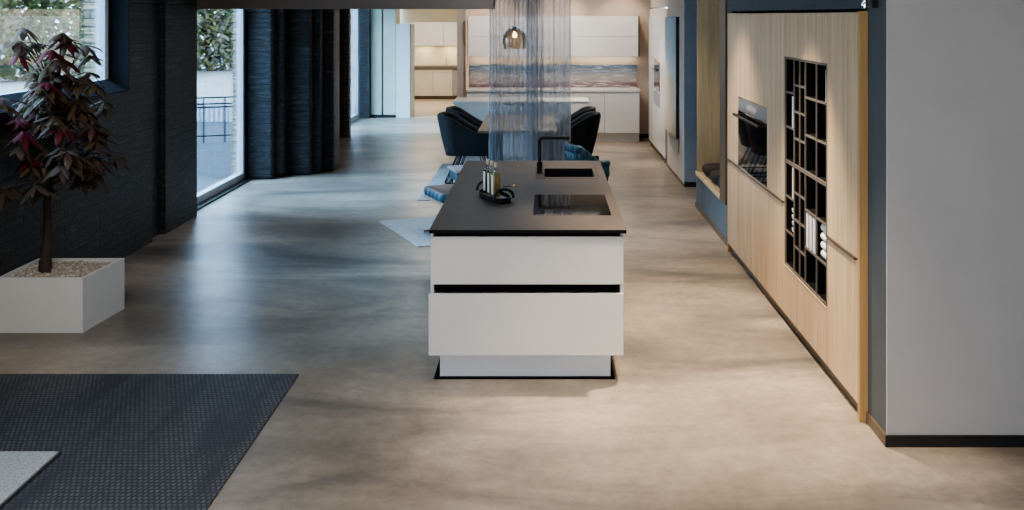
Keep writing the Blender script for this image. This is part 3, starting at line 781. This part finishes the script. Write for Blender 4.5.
# ------------------------------------------------------------------ rear white kitchen
xs = [-1.34,-.75,-.15,.45,1.05,1.655]
for k in range(5):
    a, b = xs[k], xs[k+1]
    t_ = thing('base_cabinet', ('white base cabinet at the left end of the rear kitchen row','white base cabinet second from the left in the rear kitchen row','white base cabinet in the middle of the rear kitchen row','white base cabinet second from the right in the rear kitchen row','white base cabinet at the right end of the rear kitchen row')[k], 'cabinet', ((a+b)/2,17.6,0), 'rear kitchen base cabinets')
    bx(a+.001,b-.001,17.345,17.92,.15,.87).build('carcass', M['white_gloss'], t_)
    bx(a+.003,b-.003,17.32,17.344,.155,.845,.002,1).build('door', M['white_gloss'], t_)
    bx(a+.001,b-.001,17.38,17.40,0,.15).build('plinth', M['white'], t_)
o = bx(-1.34,1.665,17.30,17.925,.872,.905,.002).build('rear_worktop', M['white_gloss']); tag(o, 'white worktop running along the rear kitchen base cabinets', 'worktop')
lastcab = None
us = [-1.335,-.74,.46,1.655]
for k in range(3):
    a, b = us[k], us[k+1]
    t_ = thing('wall_cabinet', ('white wall cabinet at the left end above the seascape panel','white wide wall cabinet behind the sheer curtain','white wide wall cabinet at the right end above the seascape panel')[k], 'cabinet', ((a+b)/2,17.75,1.47), 'rear kitchen wall cabinets')
    bx(a+.001,b-.001,17.572,17.925,1.47,2.18).build('carcass', M['white_gloss'], t_)
    bx(a+.003,b-.003,17.55,17.571,1.472,1.818,.002,1).build('flap', M['white_gloss'], t_)
    bx(a+.003,b-.003,17.55,17.571,1.822,2.178,.002,1).build('flap', M['white_gloss'], t_)
    bx(a+.05,b-.05,17.80,17.84,1.463,1.47).build('light_strip', M['led'], t_)
    if k == 2: tag(bx(b,b+.022,17.56,17.925,1.47,2.18).build('end_panel', M['brown'], t_), 'dark brown wooden end panel')
o = bx(-1.33,1.665,17.905,17.925,.906,1.31).build('splashback', M['sea']); tag(o, 'seascape print splashback panel above the rear white worktop', 'panel')
struct('trim_5', bx(-1.367,-1.341,17.22,17.25,1.76,2.10), M['copper'])
struct('trim_4', bx(-1.362,-1.344,17.23,17.25,0,1.75), M['copper'])

pn = thing('white_peninsula', 'white low counter unit standing in front of the rear kitchen', 'counter', (-.33,14.9,0))
bx(-1.35,.67,14.78,15.46,.885,.925,.003).build('countertop', M['white_gloss'], pn)
bx(-1.33,.40,14.81,15.44,.10,.885).build('body', M['white_gloss'], pn)
bx(-1.28,.36,14.86,15.40,0,.10).build('plinth', M['white'], pn)

# ------------------------------------------------------------------ alcove kitchen
t_ = thing('alcove_tall_cabinet', 'tall white cabinet with copper edges at the alcove entrance', 'cabinet', (-3.0,21.8,0))
bx(-3.165,-2.87,21.40,22.15,.0,2.01).build('body', M['white_cool'], t_)
for y in (21.43,21.95): bx(-2.87,-2.855,y,y+.025,.03,2.0).build('copper_edge', M['copper'], t_)
for z0,z1 in ((.05,.9),(.93,1.35),(1.38,1.98)): bx(-2.87,-2.858,21.47,21.94,z0,z1).build('door', M['cream'], t_)
for k, (a, b) in enumerate(((-3.4,-2.89),(-2.89,-2.38),(-2.38,-2.2))):
    m_ = 'cream' if k < 2 else 'plate'  # grey of the last one stands in for shade at that end
    t_ = thing('alcove_base_cabinet', ('cream base cabinet beside the alcove tall cabinet','cream base cabinet in the middle of the alcove','narrow base cabinet at the alcove right end, shade painted grey')[k], 'cabinet', ((a+b)/2,26.25,0), 'alcove base cabinets')
    bx(a+.002,b-.002,26.05,26.49,.09,.79).build('carcass', M[m_], t_); bx(a+.004,b-.004,26.03,26.049,.10,.70,.002,1).build('door', M[m_], t_); bx(a+.004,b-.004,26.03,26.049,.71,.785,.002,1).build('drawer', M[m_], t_); bx(a+.002,b-.002,26.08,26.1,0,.09).build('plinth', M['brown'], t_)
o = bx(-3.75,-2.2,26.0,26.49,.79,.87).build('alcove_worktop', M['tan']); tag(o, 'brown worktop in the alcove kitchen', 'worktop')
for k, (a, b) in enumerate(((-3.43,-2.62),(-2.62,-2.17))):
    t_ = thing('alcove_wall_cabinet', ('white wide wall cabinet on the alcove back wall','white narrow wall cabinet at the alcove right end')[k], 'cabinet', ((a+b)/2,26.3,1.4), 'alcove wall cabinets')
    bx(a+.002,b-.002,26.13,26.49,1.40,2.01).build('carcass', M['white_gloss'], t_); bx(a+.004,b-.004,26.11,26.129,1.40,2.01,.003).build('door', M['white_gloss'], t_)
w = MB(); w.tube([(-2.57,26.35,.87),(-2.57,26.35,1.03),(-2.57,26.32,1.06),(-2.57,26.26,1.06),(-2.57,26.24,1.03)], .012, 8)
o = w.build('alcove_tap', M['chrome'], smooth=True); tag(o, 'small chrome tap on the alcove worktop', 'tap')
struct('wall_alcove_right', bx(-2.17,-1.5,26.3,26.5,0,CH), M['yellowish'])

# ------------------------------------------------------------------ curtain
def curtain(x0, x1, y, pleats, amp, seed):
    rnd = random.Random(seed); w = MB(); n = pleats*28
    ph = [rnd.uniform(.5,1.5) for _ in range(pleats+1)]; am = [rnd.uniform(.5,1.3) for _ in range(pleats+1)]
    cum = [0]
    for v in ph[:pleats]: cum.append(cum[-1]+v)
    def f(a, b):
        t = a*pleats; k = min(int(t), pleats-1); fr = t-k
        u = (cum[k]+fr*ph[k])/cum[-1]
        s_ = 2*math.pi*fr
        z = .015 + (CH-.03)*b
        am_ = amp*(am[k]*(1-fr)+am[k+1]*fr)*(1.1-.3*b)
        narrow = 1.02-.06*b
        x = x0 + (x1-x0)*u + .27*(x1-x0)/pleats*math.sin(s_)*(ph[k]*(1-fr)+ph[min(k+1,pleats-1)]*fr)
        x = (x0+x1)/2 + (x-(x0+x1)/2)*narrow + .006*math.sin(3*b+k)
        return (x, y + am_*math.cos(s_) + .012*math.sin(2.2*b+k*1.3), z)
    w.grid(f, n, 14); return w
cu = thing('sheer_curtain', 'sheer blue-grey curtain hanging from the ceiling behind the island', 'curtain', (-.15,11.65,0))
curtain(-.652,-.02,11.65,15,.05,3).build('curtain_panel', M['curtain'], cu, smooth=True)
curtain(-.05,.318,11.67,6,.045,8).build('curtain_panel', M['curtain'], cu, smooth=True)
curtain(-.22,-.06,11.74,5,.04,5).build('curtain_panel', M['curtain'], cu, smooth=True)
bx(-.70,.38,11.63,11.69,CH-.03,CH-.001).build('curtain_track', M['alu'], cu)

# ------------------------------------------------------------------ dining set
tb = thing('dining_table', 'brown wooden dining table behind the sheer curtain', 'table', (-.33,13,0))
bx(-.83,.17,12.5,14.55,.72,.75,.004).build('tabletop', M['walnut'], tb)
for sx in (-.62,-.04):
    for sy in (12.7,14.3): bx(sx-.03,sx+.03,sy-.03,sy+.03,.008,.72).build('leg', M['matteblack'], tb)
dr = bx(-1.498,.55,11.85,14.75,0,.008,.002).build('dining_rug', M['rug2']); tag(dr, 'grey marled rug under the dining table', 'rug')
w = MB(); A = Vector((-1.757,10.65)); B = Vector((-1.195,9.48)); d_ = Vector((.928,.372))*1.85
w.prism([tuple(A), tuple(B), tuple(B+d_), tuple(A+d_)], 0, .008)
o = w.build('lounge_rug', M['rug']); tag(o, 'pale angled rug showing left of the island', 'rug')

def shell_path(a, wd, r, n):
    """U shaped plan open to +x: returns list of (x, y, nx, ny)"""
    pts = []
    L1 = a - r; Lc = math.pi*r/2; Lb = 2*wd - 2*r; tot = 2*L1 + 2*Lc + Lb
    for i in range(n+1):
        s_ = tot*i/n
        if s_ < L1: pts.append((a/2 - s_, -wd, 0, -1))
        elif s_ < L1+Lc:
            t = (s_-L1)/r; pts.append((-a/2+r - r*math.sin(t), -wd+r - r*math.cos(t), -math.sin(t), -math.cos(t)))
        elif s_ < L1+Lc+Lb: pts.append((-a/2, -wd+r+(s_-L1-Lc), -1, 0))
        elif s_ < L1+2*Lc+Lb:
            t = (s_-L1-Lc-Lb)/r; pts.append((-a/2+r - r*math.cos(t), wd-r + r*math.sin(t), -math.cos(t), math.sin(t)))
        else: pts.append((-a/2+r+(s_-L1-2*Lc-Lb), wd, 0, 1))
    return pts
def shell(a, wd, r, z0, zarm, zback, th, lean, tuft=0, n=64, nz=14):
    path = shell_path(a, wd, r, n)
    def top(x):
        t = min(1, max(0, 1-(x+a/2-.05)/(.62*a))); t = .5*t + .5*t*t*(3-2*t); return zarm + (zback-zarm)*t
    outer, inner = MB(), MB()
    def po(i, zt, extra=0):
        x, y, nx, ny = path[i]; T = top(x); z = z0 + (T-z0)*zt
        bk = max(0, -nx)*.8 + .2
        o = lean*bk*zt**1.2 + extra - .05*(1-zt)**2
        return Vector((x+nx*o, y+ny*o, z))
    def fo(a_, b_):
        i = round(a_*n); e = 0
        if tuft:
            gx, gz = a_*tuft, b_*4.2
            row = math.floor(gz); fx_ = (gx + .5*(row % 2)) % 1 - .5; fz = gz % 1 - .5
            e = .024*(math.cos(fx_*math.pi)*math.cos(fz*math.pi))**.6 - .012
        if b_ < .88: return po(i, b_/.88*.96, e)
        t = (b_-.88)/.12*math.pi/2
        p_ = po(i, .96); nx, ny = path[i][2:]
        h_ = top(path[i][0])*1.0
        return Vector((p_.x - nx*th/2*(1-math.cos(t)), p_.y - ny*th/2*(1-math.cos(t)), p_.z + (top(path[i][0])-z0)*.04*math.sin(t)))
    outer.grid(fo, n, nz*2 if tuft else nz)
    def fi(a_, b_):
        i = round(a_*n); nx, ny = path[i][2:]
        if b_ > .85:
            t = (b_-.85)/.15*math.pi/2; p_ = po(i, .96)
            return Vector((p_.x - nx*(th - th/2*math.sin(t)*1.0), p_.y - ny*(th - th/2*math.sin(t)), p_.z + (top(path[i][0])-z0)*.04*math.sin(t)*1.0))
        p_ = po(i, b_/.85*.96); return Vector((p_.x - nx*th, p_.y - ny*th, p_.z))
    inner.grid(fi, n, nz)
    # arm front caps + underside
    for mb in (outer,):
        for i in (0, n):
            vs = [fo(i/n, k/10) for k in range(11)] + [fi(i/n, 1-k/10) for k in range(1,11)]
            mb.bm.faces.new([mb.bm.verts.new(v) for v in vs])
    return outer, inner
def make_chair(label, grp):
    c_ = thing('dining_chair', label, 'chair', (0,0,0), grp)
    o_, i_ = shell(.72,.29,.20,.36,.66,.90,.07,.07)
    o_.build('backrest', M['velvet'], c_, local=True, smooth=True); i_.build('backrest_lining', M['lit_inner'], c_, local=True, smooth=True)
    w = MB(); w.box(-.30,.36,-.245,.245,.36,.48,.035,3); w.build('seat', M['velvet'], c_, local=True, smooth=True)
    w = MB()
    def pf(a, b):
        th, ph = a*2*math.pi, (b-.5)*math.pi
        s_ = lambda v, e: (abs(v)**e)*(1 if v >= 0 else -1)
        u_, v_, q_ = .19*s_(math.cos(ph),.5)*s_(math.cos(th),.5), .17*s_(math.cos(ph),.5)*s_(math.sin(th),.5), .05*s_(math.sin(ph),.9)
        return (-.23+q_*.95-.3*v_, u_, .66+v_)
    w.grid(pf, 24, 12); bmesh.ops.remove_doubles(w.bm, verts=w.bm.verts[:], dist=.0005); w.build('back_lit_pad', M['lit_inner'], c_, local=True, smooth=True)  # pad added as a pale patch, for light caught by the inner back
    for sy in (-1,1):
        y = .2*sy
        w = MB(); w.tube([(.20,y,.36),(.27,y*1.25,.02),(.26,y*1.25,.012),(-.30,y*1.25,.012),(-.31,y*1.25,.02),(-.16,y,.36)], .009, 8)
        w.build('leg', M['matteblack'], c_, local=True, smooth=True)
        w = MB(); w.tube([(-.10,y*.9,.36),(-.24,y*1.2,.02),(-.24,y*1.2,.012)], .007, 8); w.tube([(.14,y*.9,.36),(.21,y*1.2,.02),(.21,y*1.2,.012)], .007, 8)
        w.build('strut', M['matteblack'], c_, local=True, smooth=True)
    w = MB(); w.tube([(.26,-.25,.015),(.26,.25,.015)], .008, 6); w.tube([(-.30,-.25,.015),(-.30,.25,.015)], .008, 6); w.build('cross_bar', M['matteblack'], c_, local=True, smooth=True)
    return c_
ch = make_chair('dark blue velvet tub chair, nearer one on the left of the table', 'dark dining chairs')
ch.location = (-.975,13.20,.008)
for (x, y, rz, lb) in ((-.95,14.02,R(4),'dark blue velvet tub chair, farther one on the left of the table'),(.325,13.25,R(180),'dark blue velvet tub chair, nearer one on the right of the table'),(.305,14.05,R(177),'dark blue velvet tub chair, farther one on the right of the table')):
    c2 = copy_tree(ch); c2.location = (x,y,.008); c2.rotation_euler = (0,0,rz); c2['label'] = lb

def star_base(par, zt, m_='chrome', R_=.27):
    MB().tube([(0,0,.05),(0,0,zt)], .025, 14).build('column', M[m_], par, local=True, smooth=True)
    for k in range(4):
        a = math.pi/4 + k*math.pi/2
        MB().tube([(0,0,.06),(R_*.6*math.cos(a),R_*.6*math.sin(a),.045),(R_*math.cos(a),R_*math.sin(a),.015)], .016, 8, rads=[.02,.016,.012]).build('leg', M[m_], par, local=True, smooth=True)
ac = thing('tufted_armchair', 'petrol blue tufted swivel armchair behind the right side of the island', 'armchair', (.475,11.15,0), rz=R(16))
o_, i_ = shell(.40,.21,.12,.36,.60,.775,.06,.03,tuft=15,n=120)
o_.build('backrest', M['tuft'], ac, local=True, smooth=True); i_.build('backrest_lining', M['velvet'], ac, local=True, smooth=True)
MB().box(-.16,.20,-.17,.17,.36,.46,.03,3).build('seat', M['velvet'], ac, local=True, smooth=True); star_base(ac, .37, R_=.2)

ft = thing('tufted_footstool', 'petrol blue tufted footstool with brown top left of the island', 'footstool', (-.86,10.02,.008), rz=math.atan2(.43,.90))
w = MB()
def tside(a, b):
    n4 = a*4; k = min(3,int(n4)); fr = n4-k; h_ = .265
    cs = [(-h_,-h_),(h_,-h_),(h_,h_),(-h_,h_)]; p0, p1 = cs[k], cs[(k+1)%4]
    nx, ny = ((0,-1),(1,0),(0,1),(-1,0))[k]
    e = .018*abs(math.sin(fr*math.pi*5))**.5*math.sin(b*math.pi)**.5
    return (p0[0]+(p1[0]-p0[0])*fr+nx*e, p0[1]+(p1[1]-p0[1])*fr+ny*e, .375+.075*b)
w.grid(tside, 120, 8); w.build('side_band', M['tuft'], ft, local=True, smooth=True)
MB().box(-.262,.262,-.262,.262,.37,.462,.02,3).build('seat', M['tan'], ft, local=True, smooth=True)
for k in range(4):
    w = MB()
    for q in range(9):
        t_ = -.23+.46*q/8; x, y = ((t_,-.268),(.268,t_),(t_,.268),(-.268,t_))[k]
        w.lathe([(0,-.022),(.012,-.014),(.012,.014),(0,.02)], (x,y,.362), 8)
    w.build('stud_row', M['chrome'], ft, local=True, smooth=True)
star_base(ft, .37)
MB().tube([(-.06,.02,.05),(-.315,.124,.02)], .02, 8).build('leg', M['chrome'], ft, local=True, smooth=True)

st = thing('low_stool', 'low dark blue stool with a pale woolly seat behind the footstool', 'stool', (-.865,11.35,0), rz=R(20))
MB().box(-.19,.19,-.19,.19,.44,.475,.015,3).build('seat', M['fluff'], st, local=True, smooth=True)
MB().box(-.17,.17,-.17,.17,.34,.44,.01,2).build('seat_frame', M['tuft'], st, local=True, smooth=True)
for sx in (-1,1):
    for sy in (-1,1): MB().tube([(sx*.14,sy*.14,.34),(sx*.17,sy*.17,0)], .009, 8).build('leg', M['matteblack'], st, local=True, smooth=True)

pd_ = thing('pendant_lamp', 'amber glass dome pendant lamp seen through the sheer curtain', 'lamp', (-.38,13,1.75))
MB().tube([(-.38,13,2.02),(-.38,13,CH)], .006, 8).build('cord', M['matteblack'], pd_, smooth=True)
MB().lathe([(.03,2.03),(.06,2.02),(.12,1.985),(.155,1.92),(.160,1.84),(.145,1.76),(.141,1.76),(.156,1.84),(.151,1.92),(.117,1.98),(.058,2.014),(.03,2.024)], (-.38,13,0), 32).build('lamp_shade', M['amber'], pd_, smooth=True)
MB().lathe([(0,1.99),(.025,1.99),(.025,2.05),(0,2.05)], (-.38,13,0), 16).build('socket', M['matteblack'], pd_, smooth=True)
MB().lathe([(0,1.90),(.02,1.905),(.032,1.93),(.022,1.965),(.015,1.99)], (-.38,13,0), 16).build('bulb', M['bulb'], pd_, smooth=True)

# ------------------------------------------------------------------ outdoors
tag(bx(-60,-4.2,0,24,-.14,-.04).build('ground_paving', M['paving']), kind='structure')
tag(bx(-60,-4.2,24,90,-.14,-.04).build('ground_street', M['street']), kind='structure')
rl = thing('railing', 'dark metal railing outside the tall window', 'railing', (-6.3,17.35,-.04))
ra, rb = Vector((-9.2,16.2,0)), Vector((-4.5,18.1,0))
def rp(t, z): v = ra.lerp(rb, t); return (v.x, v.y, z)
for z in (.75,.64,.58): MB().tube([rp(0,z), rp(1,z)], .014, 6).build('rail', M['matteblack'], rl, smooth=True)
MB().tube([rp(0,.08), rp(1,.08)], .012, 6).build('rail', M['matteblack'], rl, smooth=True)
for t in (.0,.2,.4,.6,.69,.76,.86,.97): MB().tube([rp(t,-.04), rp(t,.76)], .017, 6).build('post', M['matteblack'], rl, smooth=True)
pk = thing('picket_fence', 'pale low picket fence beyond the dark railing', 'fence', (-8,21,-.04))
for k in range(60):
    x = -10+.10*k
    bx(x,x+.05,21,21.03,-.04,.42).build('picket', M['alu'], pk)
bx(-10,-4.3,21.03,21.05,.25,.30).build('cross_rail', M['alu'], pk)

def shrub(x, y, h, r, seed, label):
    rnd = random.Random(seed)
    t_ = thing('garden_tree', label, 'tree', (x,y,-.04), 'trees along the street')
    w = MB()
    for k in range(2): 
        dx = rnd.uniform(-.5,.5); w.tube([(x+dx*.3,y,-.06),(x+dx,y-.6,h*.95)], .05, 6, rads=[.07,.03])
    w.build('trunk', M['bark'], t_, smooth=True)
    w = MB()
    for k in range(3600):
        a = rnd.uniform(0,6.283); z = rnd.uniform(0,1)**.85; rr = r*math.sqrt(rnd.random())*(1.05-.35*abs(z-.4))
        p_ = Vector((x+rr*math.cos(a)*1.2, y+rr*math.sin(a)*.7, -.02+z*h))
        L = rnd.uniform(.08,.19)
        d1 = Vector((rnd.gauss(0,1),rnd.gauss(0,1),rnd.gauss(0,1))).normalized()*L; d2 = d1.orthogonal().normalized()*L*.5
        n_ = mnoise.noise(p_*.9)
        w.mi = 0 if n_ + rnd.gauss(0,.25) + (.25*(z-.35)) > .14 else (1 if rnd.random() < (.30+.25*z) else 2)
        w.quad([p_-d1, p_-d2, p_+d1, p_+d2])
    w.build('foliage', [M['hedge_a'],M['hedge_b'],M['hedge_c']], t_)
line = [(-20.5,32.0),(-18.9,33.4),(-17.3,34.6),(-15.9,36.6),(-14.7,38.6),(-13.5,40.4),(-12.1,41.6),(-10.4,43.5),(-8.6,45.0),(-6.9,46.5)]
nm = ('far left tree','second tree from the left','third tree from the left','fourth tree from the left','fifth tree from the left','fifth tree from the right','fourth tree from the right','third tree from the right','second tree from the right','far right tree')
for k, (x, y) in enumerate(line): shrub(x, y, 4.8, 1.15, 40+k, 'leafy green and yellow street tree outside the windows, %s' % nm[k].replace('tree','').replace('  ',' ').strip())

# ------------------------------------------------------------------ lights
def area(name, loc, size, power, col, rot=(0,0,0), sy=None, spread=180):
    l = bpy.data.lights.new(name, 'AREA'); l.energy = power; l.color = col; l.size = size
    if sy: l.shape = 'RECTANGLE'; l.size_y = sy
    l.spread = R(spread)
    o = bpy.data.objects.new(name, l); C.objects.link(o); o.location = loc; o.rotation_euler = rot; return o
def spot(loc, power, col=(1,.83,.64), ang=75, blend=.7, target=None, r=.05):
    l = bpy.data.lights.new('ceiling_spot', 'SPOT'); l.energy = power; l.color = col; l.spot_size = R(ang); l.spot_blend = blend; l.shadow_soft_size = r
    o = bpy.data.objects.new('ceiling_spot', l); C.objects.link(o); o.location = loc
    if target:
        d = Vector(target)-Vector(loc); o.rotation_euler = d.to_track_quat('-Z','Y').to_euler()
    return o
warm = (1,.82,.62)
spot((1.05,6.4,3.0), 800, warm, 68); spot((1.0,8.6,3.0), 330, warm, 78); spot((.75,4.9,3.0), 360, warm, 68)
spot((1.0,11.2,3.0), 230, warm, 80); spot((.9,15.0,3.0), 220, warm, 85)
spot((-.35,4.6,3.0), 60, (1,.90,.78), 90)
spot((-2.3,4.6,3.0), 95, (1,.86,.70), 62, .8, (-3.3,7.1,.6)); spot((-1.6,8.2,3.0), 110, (.82,.90,1), 70, .8, (-3.8,9.4,.9))  # the first is an unseen fill spot added to warm the planter front
for x in (-.9,.3,1.4): spot((x,17.2,3.0), 40, (1,.84,.66), 70, .6, (x,17.9,1.6))
area('alcove_light', (-2.8,24.0,3.0), .8, 95, (1,.90,.76))
for x in (-3.15,-2.45): area('alcove_undercabinet', (x,26.3,1.39), .4, 5, (1,.86,.62), sy=.1)
area('rear_ceiling_light', (.1,16.2,3.0), 1.6, 60, (1,.92,.84), sy=.8)
area('dining_ceiling_light', (-.4,9.8,3.0), 1.0, 22, (.8,.9,1), sy=1.0)
area('front_ceiling_light', (.8,2.5,3.0), 2.0, 30, (1,.93,.86), sy=1.5)
area('front_left_fill', (-2.3,3.9,3.0), 1.6, 52, (.90,.95,1), sy=1.4)  # unseen fill lamp added to brighten the mats and left floor
area('front_fill', (-.4,-1.9,1.5), 4.0, 230, (1,.94,.885), rot=(R(90),0,R(180)), sy=2.2)  # unseen frontal fill lamp behind the camera, for drawers and grey wall

wd = bpy.data.worlds.new('world'); S.world = wd; wd.use_nodes = True
nt = wd.node_tree; bg = nt.nodes['Background']
tcw = nt.nodes.new('ShaderNodeTexCoord'); spw = nt.nodes.new('ShaderNodeSeparateXYZ'); nt.links.new(tcw.outputs['Generated'], spw.inputs[0])
rw = nt.nodes.new('ShaderNodeValToRGB'); nt.links.new(spw.outputs[2], rw.inputs[0])
rw.color_ramp.elements[0].position = 0; rw.color_ramp.elements[0].color = (.60,.80,1,1)
rw.color_ramp.elements[1].position = .8; rw.color_ramp.elements[1].color = (.46,.70,1,1)
nt.links.new(rw.outputs[0], bg.inputs[0]); bg.inputs[1].default_value = 10.0
sl = bpy.data.lights.new('sun', 'SUN'); sl.energy = 28.0; sl.angle = R(50); sl.color = (.40,.69,1)
so = bpy.data.objects.new('sun', sl); C.objects.link(so); so.rotation_euler = Vector((.62,.28,-.74)).to_track_quat('-Z','Y').to_euler()

S.view_settings.view_transform = 'AgX'; S.view_settings.look = 'AgX - Medium High Contrast'; S.view_settings.exposure = 0.12
try:
    S.cycles.use_denoising = True; S.cycles.max_bounces = 8; S.cycles.transparent_max_bounces = 24; S.cycles.sample_clamp_indirect = 6; S.cycles.caustics_reflective = False
except Exception: pass
